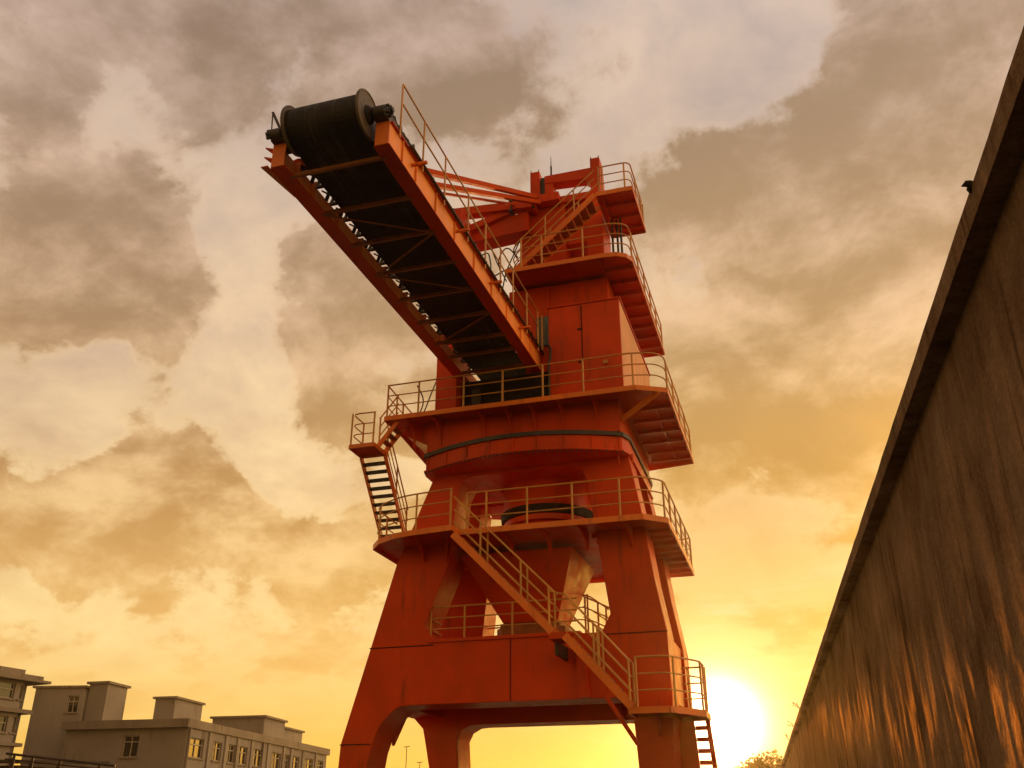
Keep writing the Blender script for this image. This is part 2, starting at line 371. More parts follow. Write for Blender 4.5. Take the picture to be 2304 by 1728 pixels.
# main stair down the front --------------------------------------------------
stair((-7.88,20.84,8.10), (-5.42,20.84,5.62), .55, 11, sh=.17, posts=(.29,.7,.97))
MB().box(-5.5,-5.1,20.83,21.5,5.46,5.60).build('landing', 'orange', crane)
MB().box(-5.5,-5.42,21.35,22.3,5.2,5.5).build('landing_bracket', 'steel', crane)
stair((-5.14,20.84,5.52), (-3.70,20.84,3.95), .55, 7, sh=.17, posts=(.46,.52,.98))
MB().tube([(-5.46,20.84,6.55),(-5.33,20.84,6.5),(-5.14,20.84,6.45)], .02).build('handrail', 'rail', crane)
MB().prism([(-5.22,5.78),(-5.05,5.78),(-4.9,4.34),(-5.15,4.34)], 1, YF-.16, YF-.002).build('stiffener', 'orange', crane)
MB().bar((-4.50,21.95,4.36), (-3.80,21.95,3.28), .09, .09).build('brace', 'orange', crane)
# portal level railings
railing([(-9.02,23.2,5.88),(-9.02,22.42,5.88),(-5.2,22.42,5.88)], [(-9.0,22.42,5.88),(-8.1,22.42,5.88),(-6.85,22.42,5.88),(-5.9,22.42,5.88)], h=.82)
railing([(-9.0,25.6,5.88),(-6.3,25.6,5.88)], [(-8.9,25.6,5.88),(-7.4,25.6,5.88)], h=.85)
railing([(-6.35,24.9,6.35),(-5.5,24.9,6.35),(-4.9,24.9,5.9)], [(-6.1,24.9,6.35),(-5.48,24.9,6.35),(-5.2,24.9,6.1)], h=1.0)
railing([(-5.4,24.0,6.3),(-4.3,24.0,5.75)], [(-5.35,24.0,6.25),(-4.8,24.0,6.0)], h=.8)
# lowest platform on the right leg
LP = 4.0
lp = deck([(-3.84,21.3),(-2.95,21.3),(-2.32,22.35),(-2.32,23.3),(-2.95,23.3),(-2.95,22.2),(-3.84,22.2)], LP, LP-.14, brackets=[((-3.3,21.32),(-3.35,22.28),.4)])
railing([(-3.68,21.33,LP),(-2.97,21.33,LP),(-2.36,22.36,LP),(-2.36,23.25,LP),(-2.9,23.25,LP)], [(-3.66,21.33,LP),(-2.85,21.5,LP),(-2.36,22.36,LP),(-2.36,22.9,LP),(-2.36,23.25,LP),(-2.75,23.25,LP)], h=1.06)
ld = MB().bar((-2.40,23.42,4.0), (-2.10,23.42,0), .10, .14, (0,1,0)).build('ladder', 'orange', crane)
MB().hexa([(-3.1,23.40,0),(-2.50,23.40,0),(-2.50,23.44,0),(-3.1,23.44,0)], [(-3.1,23.40,4.0),(-2.71,23.40,4.0),(-2.71,23.44,4.0),(-3.1,23.44,4.0)]).build('stringer', 'orange', ld)
for k in range(15):
    z = 3.72-.25*k; t = (4-z)/4
    MB().box(-2.70+.22*t,-2.44+.3*t,23.36,23.48,z-.045,z+.045).build('rung', 'orange', ld)

# machinery deck -------------------------------------------------------------
DT, DB = 11.62, 11.49
mpoly = [(-10.04,21.16),(-3.25,21.16),(-2.53,21.56),(-2.53,26.85),(-4.0,27.1),(-10.4,27.1),(-10.04,22.4)]
mj = [((-2.56,y),(-3.7,y),.10) for y in (22.5,23.3,24.1,24.9,25.7,26.4)] + [((-3.0,22.6),(-3.0,26.4),.05)]
mb_ = [((x,21.18),(x+.1,21.78),.72) for x in (-9.5,-8.75,-7.5,-6.78,-6.1,-5.36,-4.46)]
md = deck(mpoly, DT, DB, mj, mb_)
MB().bar((-2.72,21.45,11.5), (-3.80,21.95,11.05), .03, .16).build('brace', 'boom', md)
MB().box(-9.05,-3.80,21.8,26.4,10.72,DB+.09).build('skirt', 'orange', md)
MB().hexa([(-9.7,21.95,11.3),(-9.05,21.95,10.95),(-9.05,24.2,10.95),(-9.7,24.2,11.3)], [(-9.75,21.95,11.57),(-9.05,21.95,11.57),(-9.05,24.2,11.57),(-9.75,24.2,11.57)]).build('side_box', 'orange', md)
front = [(-10.02,21.19,DT),(-3.3,21.19,DT),(-2.75,21.36,DT),(-2.56,21.65,DT),(-2.56,26.8,DT)]
railing(front, [(-10.0,21.19,DT),(-9.1,21.19,DT),(-7.82,21.19,DT),(-6.74,21.19,DT),(-5.65,21.19,DT),(-4.58,21.19,DT),(-3.3,21.19,DT),(-2.56,22.0,DT),(-2.56,23.2,DT),(-2.56,24.4,DT),(-2.56,25.6,DT),(-2.56,26.75,DT)], h=.93)
railing([(-10.02,21.25,DT),(-10.15,23.5,DT),(-10.38,27.0,DT)], [(-10.08,22.4,DT),(-10.2,24.2,DT),(-10.3,25.6,DT)], h=.93)
railing([(-9.3,23.2,DT+.35),(-9.0,22.2,DT+.35)], [(-9.3,23.2,DT+.35),(-9.02,22.25,DT+.35)], h=1.2)
# side landing and stairs on the left
sl = deck([(-10.92,20.95),(-10.22,20.95),(-10.22,21.7),(-10.92,21.7)], 10.82, 10.71)
railing([(-10.24,21.0,10.82),(-10.9,20.97,10.82),(-10.9,21.68,10.82)], [(-10.26,20.98,10.82),(-10.9,20.97,10.82),(-10.9,21.66,10.82)], h=.9)
stair((-9.72,21.3,11.5), (-10.26,21.3,10.84), .45, 3, depth=.16, sh=.12, rails=(0,), posts=(.1,.95), rail_h=.8)
MB().box(-10.98,-10.24,23.45,24.1,8.76,8.80).build('landing', 'orange', crane)
MB().box(-10.5,-10.25,23.6,24.0,LT,8.76).build('landing_bracket', 'orange', crane)
stair((-10.94,21.72,10.76), (-10.98,23.55,8.82), .70, 10, depth=.2, sh=.16, side=(1,0,0), posts=(.08,.5,.95), rails=(1,))

# machinery house --------------------------------------------------------------
hs = MB().box(-5.73,-3.72,22.2,27.3,DT,14.80).build('machinery_house', 'orange', crane, .015)
MB().box(-5.76,-3.68,22.16,27.35,14.80,14.84).build('roof', 'orange', hs)
MB().box(-5.70,-4.80,22.185,22.198,DT+.1,14.72).build('door', 'orange', hs, .004)
st = MB()
for x in (-4.785,): st.box(x-.012,x+.012,22.17,22.199,DT+.1,14.75)
for z in (13.0,14.0): st.box(-4.9,-4.76,22.165,22.184,z-.03,z+.03)
st.build('hinge', 'seam', hs)
MB().box(-4.22,-4.10,22.15,22.199,12.85,12.95).build('lamp_box', 'rail', hs)
rib = MB().box(-3.7185,-3.7105,22.25,27.25,DT+.05,14.75)
for k in range(26): rib.box(-3.719,-3.70,22.35+.19*k,22.39+.19*k,DT+.15,14.7)
rib.build('cladding', 'lit_side', hs)
cab = MB().box(-6.45,-5.74,22.42,24.0,DT,15.68).build('operator_cab', 'orange', crane)
MB().box(-6.12,-5.745,22.36,22.415,13.75,14.66).build('window', 'cabglass', cab)
MB().box(-5.97,-5.92,22.33,22.357,13.6,14.7).build('mullion', 'rail', cab)
MB().tube([(-5.72,22.12,13.6),(-5.66,22.1,13.5),(-5.66,22.1,13.2),(-5.72,22.12,13.05),(-5.72,22.12,11.7)], .035).build('conduit', 'steel', crane)
# pedestal, upper platform
ped = MB().box(-6.95,-4.06,22.46,26.6,14.0,15.70).build('pedestal', 'orange', crane)
MB().box(-4.95,-4.93,22.44,22.459,14.0,15.7).build('rib', 'orange', ped)
UT, UB = 15.83, 15.70
upoly = [(-6.75,21.45),(-3.95,21.45),(-3.6,21.49),(-3.36,21.64),(-3.24,21.9),(-3.24,27.75),(-6.75,27.75)]
uj = [((-3.27,y),(-4.05,y),.12) for y in (22.2,22.9,23.6,24.3,25.0,25.7,26.4,27.1)] + [((-4.1,21.5),(-4.1,27.5),.12),((-5.5,21.5),(-5.5,22.4),.05),((-4.9,21.5),(-4.9,22.4),.05)]
deck(upoly, UT, UB, uj)
railing([(-6.7,22.6,UT),(-6.7,21.95,UT),(-6.3,21.48,UT),(-3.7,21.48,UT),(-3.3,21.65,UT),(-3.27,22.1,UT),(-3.27,27.7,UT)], [(-6.3,21.48,UT),(-5.7,21.48,UT),(-4.52,21.48,UT),(-3.27,22.1,UT),(-3.27,23.2,UT),(-3.27,24.3,UT),(-3.27,25.4,UT),(-3.27,26.5,UT),(-3.27,27.65,UT)], h=.97)
# tower on the upper platform
tw = MB().box(-6.78,-5.40,23.2,25.4,UT,19.2).box(-5.398,-4.74,23.4,25.2,17.64,19.2).build('tower', 'orange', crane, .01)
MB().box(-6.8,-4.4,23.15,23.38,19.06,19.3).build('cap_beam', 'orange', tw)
MB().box(-4.73,-4.24,23.2,24.4,UT,19.2).build('tower_column', 'orange', crane, .01)
for (x0, x1, zt) in ((-6.49,-6.19,20.46),(-4.55,-4.25,20.57)):
    ms = MB().hexa([(x0,23.2,19.2),(x1,23.2,19.2),(x1,24.0,19.2),(x0,24.0,19.2)], [(x0,23.2,zt),(x1,23.2,zt),(x1,23.75,zt),(x0,23.75,zt)]).build('mast', 'orange', crane, .008)
    for x in (x0+.02, x1-.03): MB().tube([(x,23.25,zt),(x,23.25,zt+.1)], .014).build('stud', 'steel', ms)
xb = MB().prism([(-6.02,20.22),(-4.552,20.22),(-4.552,19.55),(-4.6,19.72),(-4.75,19.86),(-6.02,19.94)], 1, 23.2, 23.6).build('crossbeam', 'orange', crane)
MB().box(-6.02,-5.75,23.22,23.6,19.3,19.938).build('post', 'orange', xb)
MB().box(-6.17,-6.04,23.3,23.5,19.5,20.25).build('sheave_block', 'steel', crane)
an = MB().tube([(-5.85,23.4,20.2),(-5.85,23.4,20.72)], .03).build('antenna', 'steel', crane)
MB().tube([(-5.85,23.4,20.72),(-5.85,23.4,21.1)], [.016,.008]).build('antenna_tip', 'steel', an)
for x, y in ((-3.98,23.3),(-3.84,23.35),(-3.72,23.3)):
    MB().tube([(x,y,UT),(x,y,18.2)], .035).build('pipe', 'steel', crane)
MB().tube([(-5.25,24.2,UT),(-5.2,24.2,16.3),(-5.3,24.2,16.6),(-5.2,24.2,17.0),(-5.22,24.2,17.7)], .03).build('cable', 'steel', crane)
MB().tube([(-5.1,24.2,UT),(-5.12,24.2,16.5),(-5.0,24.2,17.0),(-5.05,24.2,17.7)], .02).build('cable', 'steel', crane)
# top stair, platform
stair((-4.22,22.06,18.30), (-6.66,22.06,16.15), .62, 11, depth=.22, sh=.16, posts=(.26,.62), rail_h=.88)
TT, TB = 18.40, 18.26
deck([(-4.18,22.1),(-3.14,22.1),(-3.13,24.35),(-4.18,24.35)], TT, TB, [((-3.16,y),(-4.0,y),.10) for y in (22.75,23.4,24.0)] + [((-4.02,22.15),(-4.02,24.3),.10)])
railing([(-4.15,22.12,TT),(-3.17,22.12,TT),(-3.16,24.3,TT),(-3.6,24.3,TT)], [(-4.1,22.12,TT),(-4.0,22.12,TT),(-3.34,22.12,TT),(-3.16,23.0,TT),(-3.16,23.9,TT),(-3.16,24.3,TT)], h=.9)

# left tower, beams, stays -----------------------------------------------------
MB().box(-8.86,-8.30,21.9,23.0,DT,18.6).build('tower_column', 'orange', crane, .01)
MB().box(-8.92,-8.86,21.95,22.2,DT,13.6).build('rib', 'orange', crane)
bm2 = MB().hexa([(-8.9,22.9,17.96),(-6.5,22.9,18.10),(-6.5,23.5,18.10),(-8.9,23.5,17.96)], [(-8.9,22.9,18.45),(-6.5,22.9,18.78),(-6.5,23.5,18.78),(-8.9,23.5,18.45)]).build('crossbeam', 'orange', crane)
MB().bar((-8.5,22.8,18.35), (-6.9,22.9,18.92), .18, .22).build('strut', 'orange', bm2)
MB().bar((-8.95,22.7,19.0), (-6.35,22.9,18.95), .3, .27).build('crossbeam', 'orange', crane)
MB().box(-7.05,-6.93,22.7,22.95,18.75,19.25).build('clevis', 'steel', crane)
pn = MB().lathe([(-.14,.09),(.16,.09)], (-6.3,23.0,18.86), 1, 20).build('pivot_pin', 'orange', crane)
MB().lathe([(-.17,.05),(-.14,.05)], (-6.3,23.0,18.86), 1, 16).build('pin_cap', 'steel', pn)
for a, b, w, h in (((-6.2,23.0,19.30), (-8.27,12.35,13.55), .13, .13), ((-6.1,22.75,18.92), (-8.27,12.75,13.30), .13, .12), ((-6.9,22.7,18.98), (-8.22,13.1,13.30), .06, .06)):
    s_ = MB().bar(a, b, w, h).build('boom_stay', 'matte', crane)
MB().box(-6.75,-5.5,22.85,23.15,19.0,19.28).build('stay_lug', 'orange', crane)

# conveyor boom -----------------------------------------------------------------
YT, YE, SL = 12.15, 23.6, .0264
def bz(y): return 12.72+(y-12.2)*SL
def gird(mb, x0, x1, h0, h1, ya, yb):
    return mb.hexa([(x0,ya,bz(ya)+h0),(x1,ya,bz(ya)+h0),(x1,yb,bz(yb)+h0),(x0,yb,bz(yb)+h0)], [(x0,ya,bz(ya)+h1),(x1,ya,bz(ya)+h1),(x1,yb,bz(yb)+h1),(x0,yb,bz(yb)+h1)])
for side, xc in ((-1,-8.27),(1,-6.165)):
    g = MB()
    gird(g, xc-.16, xc+.15, 0, .022, YT, YE); gird(g, xc-.13, xc+(.19 if side > 0 else -.005), .498, .52, YT, YE)
    g = g.build('boom_girder', 'orange', crane)
    wx = xc+(.125 if side > 0 else 0); gird(MB(), wx-.012, wx+.012, .0225, .4975, YT, YE).build('web', 'lit_web', g)
    MB().box(xc-.135, xc+.135, YT-.03, YT-.004, bz(YT)+.01, bz(YT)+.525).build('end_plate', 'boom', g)
    for y in (12.7,13.35,14.4,15.5,16.75,18.0,19.2,20.4,21.3):
        m_ = MB()
        for s0, s1 in (((-.125,-.013),(.013,.125)) if side < 0 else ((-.125,.112),(.138,.175))):
            m_.hexa([(xc+s0,y-.008,bz(y)+.023),(xc+s1,y-.008,bz(y)+.023),(xc+s1,y+.008,bz(y)+.023),(xc+s0,y+.008,bz(y)+.023)], [(xc+s0,y-.008,bz(y)+.497),(xc+s1,y-.008,bz(y)+.497),(xc+s1,y+.008,bz(y)+.497),(xc+s0,y+.008,bz(y)+.497)])
        m_.build('stiffener', 'lit_web', g)
    if side < 0:
        MB().hexa([(xc-.30,YT-.1,bz(YT)-.012),(xc-.158,YT-.1,bz(YT)-.012),(xc-.158,13.1,bz(13.1)-.0),(xc-.17,13.1,bz(13.1)-.0)], [(xc-.30,YT-.1,bz(YT)+.01),(xc-.158,YT-.1,bz(YT)+.01),(xc-.158,13.1,bz(13.1)+.022),(xc-.17,13.1,bz(13.1)+.022)]).build('flange_plate', 'boom', g)
        for dz in (.22,.44): MB().prism([(xc-.27,YT-.08),(xc-.137,YT),(xc-.137,YT+.4)], 2, bz(YT)+dz, bz(YT)+dz+.03).build('gusset', 'boom', g)
CY = (12.5,13.8,15.05,16.3,17.56,18.75,19.98,20.85,21.9)
for y in CY:
    gird(MB(), -8.2,-6.25,-.012,.0,y-.035,y+.035).build('cross_member', 'tread', crane)
    MB().box(-8.14,-6.29,y-.012,y+.0,bz(y)+.0005,bz(y)+.08).build('cross_web', 'tread', crane)
for (ya, xa, yb, xb_) in ((13.8,-8.15,15.05,-6.3),(15.05,-6.3,16.3,-8.15),(16.3,-8.15,17.56,-6.3),(18.75,-6.3,19.98,-8.15)):
    MB().bar((xa,ya,bz(ya)-.018), (xb_,yb,bz(yb)-.018), .05, .012).build('brace', 'tread', crane)
# belt: return run, carrying run, wrap round the head drum
AX = (12.02, 13.38); DR = .385
blt = MB(); path = []
path += [(23.4, bz(23.4)+.16), (12.5, bz(12.5)+.22)]
for k in range(19):
    t = R(-88+ -184*k/18); path.append((AX[0]+DR*math.cos(t), AX[1]+DR*math.sin(t)))
path += [(12.6, AX[1]+DR+.01), (23.4, AX[1]+DR+.33)]
for (y0, z0), (y1, z1) in zip(path, path[1:]):
    d = Vector((y1-y0, z1-z0)).normalized(); nn = Vector((-d.y, d.x))*-.014
    q = [(y0+nn.x, z0+nn.y), (y1+nn.x, z1+nn.y), (y1-nn.x, z1-nn.y), (y0-nn.x, z0-nn.y)]
    blt.hexa([(-7.90,y,z) for y, z in q], [(-6.45,y,z) for y, z in q])
blt.build('conveyor_belt', 'drum', crane, sharp=True)
dr = MB().lathe([(-7.95,.36),(-6.42,.36)], (0,AX[0],AX[1]), 0, 48).build('head_drum', 'steel', crane)
for x0 in (-7.975,-6.475):
    o_ = -1 if x0 < -7 else 1
    MB().lathe([(x0+.03,.43),(x0+.03-.02*1,.452),(x0+.02,.472),(x0+.045,.48),(x0+.07,.472),(x0+.08,.452),(x0+.06,.43)], (0,AX[0],AX[1]), 0, 56).build('rim', 'rim', dr)
    MB().lathe([(x0+.036,.20),(x0+.036,.435),(x0+.046,.435),(x0+.046,.20)], (0,AX[0],AX[1]), 0, 56).build('flange', 'rubber', dr)  # black disc: shade of the recess inside the rim put into its colour
MB().lathe([(-8.5,.05),(-5.92,.05)], (0,AX[0],AX[1]), 0, 20).build('shaft', 'steel', dr)
MB().lathe([(-6.44,.2),(-6.37,.16),(-6.32,.11)], (0,AX[0],AX[1]), 0, 32).build('hub', 'rubber', dr)
for xc, s in ((-8.27,-1),(-6.165,1)):
    MB().lathe([(xc-.13,.07),(xc-.12,.125),(xc+.1,.125),(xc+.12,.08)], (0,AX[0],AX[1]), 0, 24).box(xc-.13,xc+.13,AX[0]-.02,AX[0]+.42,bz(12.2)+.526,AX[1]+.03).build('bearing_block', 'steel', dr)
    b_ = MB()
    for k in range(9):
        a = random.uniform(0, 6.28); b_.box(xc+s*.13,xc+s*.2,AX[0]+.1*math.cos(a)-.02,AX[0]+.1*math.cos(a)+.02,AX[1]+.1*math.sin(a)-.02,AX[1]+.1*math.sin(a)+.02)
    b_.build('cover_bolts', 'steel', dr)
MB().tube([(-8.44,12.05,13.45),(-8.46,12.03,13.98)], .013).build('spike', 'steel', dr)
MB().bar((-8.46,12.03,13.98), (-8.24,12.05,13.5), .03, .05).build('spike_brace', 'steel', dr)
# idlers on both girders
for k, y in enumerate([12.95+.62*i for i in range(16)]):
    z = bz(y)+.52; f = MB()
    f.bar((-8.3,y,z+.02), (-6.12,y,z+.02), .07, .05)
    f.bar((-8.28,y,z), (-8.12,y,z+.44), .05, .05); f.bar((-6.14,y,z), (-6.3,y,z+.30), .05, .05)
    f.bar((-8.14,y+.2,z-.2), (-8.0,y+.1,z+.05), .05, .06, (0,1,0)); f.bar((-8.14,y,z-.1),(-7.86,y,z-.30),.03,.03,(0,1,0))
    f.tube([(-8.1,y,z+.36),(-7.66,y,z+.16)], .06, 10); f.tube([(-7.62,y,z+.16),(-6.76,y,z+.16)], .06, 10); f.tube([(-6.72,y,z+.16),(-6.28,y,z+.3)], .06, 10)
    f.build('idler_frame', 'steel', crane)
# rubber side skirt with ragged edge, along the walkway side
sk = MB(); N = 150; ys = [12.3+(22.9-12.3)*i/N for i in range(N+1)]; tops = [.86+.06*random.random()+(.09 if random.random() < .15 else 0) for _ in ys]
for i in range(N):
    y0, y1 = ys[i], ys[i+1]
    sk.hexa([(-6.21,y0,bz(y0)+.53),(-6.17,y0,bz(y0)+.53),(-6.17,y1,bz(y1)+.53),(-6.21,y1,bz(y1)+.53)], [(-6.15,y0,bz(y0)+tops[i]),(-6.11,y0,bz(y0)+tops[i]),(-6.11,y1,bz(y1)+tops[i+1]),(-6.15,y1,bz(y1)+tops[i+1])])
sk.build('belt_skirt', 'rubber', crane)
def bw(y, h): return (-5.95, y, 13.42+(y-12.4)*.03+h)
rl = MB(); RP = (12.42,13.52,14.7,16.15,17.35,18.5,19.55,20.8,21.9)
for h in (.9,.45): rl.tube([bw(RP[0],h+.02), bw(RP[1],h)]+[bw(y,h) for y in RP[2:]], .018, 7)
rl = rl.build('boom_railing', 'rail', crane)
for y in RP: MB().tube([bw(y,-.35), bw(y,.9)], .02, 7).build('post', 'rail', rl)
for y in (13.2,15.6,17.9,20.3):
    MB().bar((-6.15,y,bz(y)+.30), (-5.72,y,bz(y)+.30), .06, .05).build('outrigger', 'boom', crane)
wk = MB(); gird(wk,-6.03,-5.9,.50,.52,12.9,22.5); wk.build('walkway', 'steel', crane)
# dark transfer chute under the boom foot
MB().box(-8.28,-5.8,22.3,24.6,DT,12.9).build('transfer_chute', 'rubber', crane)
MB().box(-7.95,-7.7,22.2,22.298,DT,12.6).build('chute_rib', 'steel', crane)
# loose hoses near the boom foot
for pts in ([(-6.9,21.6,15.2),(-6.75,21.5,15.8),(-6.5,21.45,16.3),(-6.35,21.5,16.75)], [(-7.0,21.2,15.0),(-6.8,21.3,15.5),(-6.95,21.3,16.1),(-6.7,21.4,16.6),(-6.4,21.5,16.2)], [(-7.3,21.0,14.9),(-7.0,21.0,15.6),(-7.15,21.1,16.3),(-7.5,21.2,16.2)], [(-6.7,21.4,15.4),(-6.95,21.2,16.0),(-7.1,21.2,16.5)], [(-6.6,21.6,16.0),(-7.0,21.3,15.6),(-7.2,21.0,15.2)],
            [(-9.5,22.0,11.7),(-9.3,22.1,12.4),(-9.55,22.1,12.9)], [(-9.8,22.3,11.7),(-9.4,22.3,12.1),(-9.2,22.3,12.7),(-9.0,22.3,13.2)]):
    P_ = [Vector(p) for p in pts]; MB().tube(rounded(P_, .3), .02, 6).build('hose', 'steel', crane)
MB().box(-9.3,-9.0,22.3,22.6,DT,DT+.22).lathe([(DT+.22,.06),(DT+.26,.13),(DT+.42,.15)], (-9.15,22.45,0), 2, 16).build('deck_lamp', 'steel', crane)

# ---------------------------------------------------------------- concrete wall on the right
wd = Vector((-.0621,.9981,0)); wn = Vector((.9981,.0621,0))
def wpt(d, t, z): return tuple(wn*d + wd*t + Vector((0,0,z)))
def wbox(mb, d0, d1, t0, t1, z0, z1):
    return mb.hexa([wpt(d0,t0,z0),wpt(d1,t0,z0),wpt(d1,t1,z0),wpt(d0,t1,z0)], [wpt(d0,t0,z1),wpt(d1,t0,z1),wpt(d1,t1,z1),wpt(d0,t1,z1)])
cw = thing('concrete_wall', 'high stained concrete wall along the right side with a projecting coping', 'wall', wpt(1.45,20,0))
wbox(MB(), 1.315, 1.60, -8, 58, 0, 4.07).build('wall_face', 'wall', cw)
cp = MB(); NT = 190
for i in range(NT):
    t0, t1 = -8+66*i/NT, -8+66*(i+1)/NT
    j = [1.205+random.uniform(-.0025,.0025), 4.20+random.uniform(-.003,.003)] if i else [1.205,4.2]
    if i == 0: pj = j
    cp.hexa([wpt(1.205,t0,4.07),wpt(1.72,t0,4.07),wpt(1.72,t1,4.07),wpt(1.205,t1,4.07)], [wpt(pj[0],t0,pj[1]),wpt(1.72,t0,4.2),wpt(1.72,t1,4.2),wpt(j[0],t1,j[1])]); pj = j
cp.build('coping', 'wall', cw)
def weed(t, size, n, label, seedn):
    rnd = random.Random(seedn); base = Vector(wpt(1.21, t, 4.19)); mb = MB()
    for k in range(n):
        d = Vector((-rnd.uniform(.2,1), rnd.uniform(-.6,.6), rnd.uniform(.1,1))).normalized(); L = size*rnd.uniform(.5,1)
        tip = base + d*L; mb.tube([base, base+d*L*.5+Vector((0,0,.02*L)), tip], .004+.004*size, 5)
        for q in range(4):
            c_ = base.lerp(tip, rnd.uniform(.5,1.05)); s = size*rnd.uniform(.1,.22); u = Vector((rnd.uniform(-1,1),rnd.uniform(-1,1),rnd.uniform(-1,1))).normalized(); v = u.orthogonal()
            mb.face([c_-u*s*.4, c_+v*s*.3, c_+u*s*.6, c_-v*s*.3])
    return tag(mb.build('weed', 'weed', None), label, 'weed')
weed(24.5, .24, 5, 'wiry weed sprouting from the wall coping, upper one beside the sun glare', 3)
weed(29.0, .24, 4, 'wiry weed on the wall coping just above the tree', 5)
weed(33.5, .28, 5, 'short leafy weed tuft low on the far end of the wall coping', 8)
# small dark clump perched on the coping
kb = MB(); kc = Vector(wpt(1.20, 3.8, 4.21)); KS = .4
kb.tube([kc+Vector(v)*KS for v in ((.05,.0,-.03),(.0,0,.01),(-.03,0,.016),(-.055,0,.004),(-.08,0,-.004))], [.02,.018,.016,.008,.003], 9)
kb.tube([kc+Vector(v)*KS for v in ((.02,.01,-.01),(-.01,.02,-.05),(.0,.03,-.1))], [.016,.012,.004], 7)
tag(kb.build('moss_clump', 'dark'), 'small dark clump poking out from the upper edge of the wall coping', 'moss clump')

# ---------------------------------------------------------------- buildings on the left
def panel_wall(mb, A, B, z0, z1, openings, th=.25):
    """wall from A to B (xy) with openings (s0,s1,h0,h1); thickness goes to the left of A->B"""
    A, B = Vector((*A,0)), Vector((*B,0)); d = (B-A).normalized(); L = (B-A).length; n = Vector((-d.y, d.x, 0))
    def pb(s0, s1, h0, h1):
        if s1-s0 < .01 or h1-h0 < .01: return
        c = [A+d*s0, A+d*s1, A+d*s1+n*th, A+d*s0+n*th]
        mb.hexa([(p.x,p.y,h0) for p in c], [(p.x,p.y,h1) for p in c])
    cuts = sorted({0, L, *[v for o in openings for v in o[:2]]})
    for s0, s1 in zip(cuts, cuts[1:]):
        col_ = sorted((o[2], o[3]) for o in openings if o[0] < s1-.001 and o[1] > s0+.001); cur = z0
        for h0, h1 in col_: pb(s0, s1, cur, h0); cur = h1
        pb(s0, s1, cur, z1)
    return A, d, n
def add_window(parent, A, d, n, s0, s1, h0, h1, curtain=0, label=None):
    def P(s, off, z): v = A+d*s+n*off; return (v.x, v.y, z)
    fr = MB(); w = .06
    for a0, a1, b0, b1 in ((s0,s1,h0,h0+w),(s0,s1,h1-w,h1),(s0,s0+w,h0+w,h1-w),(s1-w,s1,h0+w,h1-w),((s0+s1)/2-.03,(s0+s1)/2+.03,h0+w,h1-w),(s0+w,(s0+s1)/2-.03,h1-.42,h1-.36),((s0+s1)/2+.03,s1-w,h1-.42,h1-.36)):
        fr.hexa([P(a0,.13,b0),P(a1,.13,b0),P(a1,.18,b0),P(a0,.18,b0)], [P(a0,.13,b1),P(a1,.13,b1),P(a1,.18,b1),P(a0,.18,b1)])
    f = fr.build('window', 'frame', parent)
    MB().hexa([P(s0,.19,h0),P(s1,.19,h0),P(s1,.21,h0),P(s0,.21,h0)], [P(s0,.19,h1),P(s1,.19,h1),P(s1,.21,h1),P(s0,.21,h1)]).build('pane', 'glass', f)
    if curtain:
        m_ = s0+w+(s1-s0)*.42
        MB().hexa([P(s0+w,.183,h0+w),P(m_,.183,h0+w),P(m_,.188,h0+w),P(s0+w,.188,h0+w)], [P(s0+w,.183,h1-w),P(m_,.183,h1-w),P(m_,.188,h1-w),P(s0+w,.188,h1-w)]).build('blind', 'curtain', f)
    sl_ = MB().hexa([P(s0-.1,-.09,h0-.09),P(s1+.1,-.09,h0-.09),P(s1+.1,.12,h0-.09),P(s0-.1,.12,h0-.09)], [P(s0-.1,-.09,h0-.004),P(s1+.1,-.09,h0-.004),P(s1+.1,.12,h0-.004),P(s0-.1,.12,h0-.004)]).build('sill', 'parapet', f)
bC, bR, bL = Vector((-40.3,57.5)), Vector((-43.6,84.0)), Vector((-49.6,56.85)); bK = bL+bR-bC
blk = thing('concrete_building', 'long grey flat roofed building with a row of small windows and roof huts', 'building', (-46, 70, 0))
opsR = []; lenR = (bR-bC).length
for (y0, y1) in ((57.9,59.9),(61.3,62.65),(63.7,64.9),(65.3,67.0),(68.15,69.75),(71.6,73.4),(74.2,75.25),(75.6,77.4),(78.7,80.6),(81.7,83.2)):
    opsR.append(((y0-57.5)*1.007+.1, (y1-57.5)*1.007+.1))
wl = MB()
# right facade (outside is to the right of C->R when seen from the yard)
A, d, n = panel_wall(wl, bC, bR, 0, 7.76, [(a,b,5.95,7.18) for a, b in opsR])
A2, d2, n2 = panel_wall(wl, bL, bC, 0, 7.76, [(4.55,5.75,5.95,7.32)])
panel_wall(wl, bR, bK, 0, 7.76, []); panel_wall(wl, bK, bL, 0, 7.76, [])
wl.build('wall', 'render', blk)
pil = MB()
for k, (a, b) in enumerate(opsR[:-1]):
    m_ = (b+opsR[k+1][0])/2
    c_ = [A+d*(m_-.2)-n*.12, A+d*(m_+.2)-n*.12, A+d*(m_+.2)-n*.002, A+d*(m_-.2)-n*.002]
    pil.hexa([(p.x,p.y,0) for p in c_], [(p.x,p.y,7.7) for p in c_])
pil.build('pilaster', 'render', blk)
for k, (a, b) in enumerate(opsR): add_window(blk, A, d, n, a, b, 5.95, 7.18, k in (1,5,8))
add_window(blk, A2, d2, n2, 4.55, 5.75, 5.95, 7.32)
for q_ in (.15, 12.2):
    p_ = A+d*q_-n*.1; MB().tube([(p_.x,p_.y,7.7),(p_.x,p_.y,0)], .085).build('downpipe', 'parapet', blk)
rf_ = MB(); po = [bC+(bC-bK).normalized()*.45, bR+(bR-bL).normalized()*.45, bK+(bK-bC).normalized()*.45, bL+(bL-bR).normalized()*.45]
rf_.prism([tuple(p) for p in po], 2, 7.76, 8.30)
roof = rf_.build('roof', 'parapet', blk)
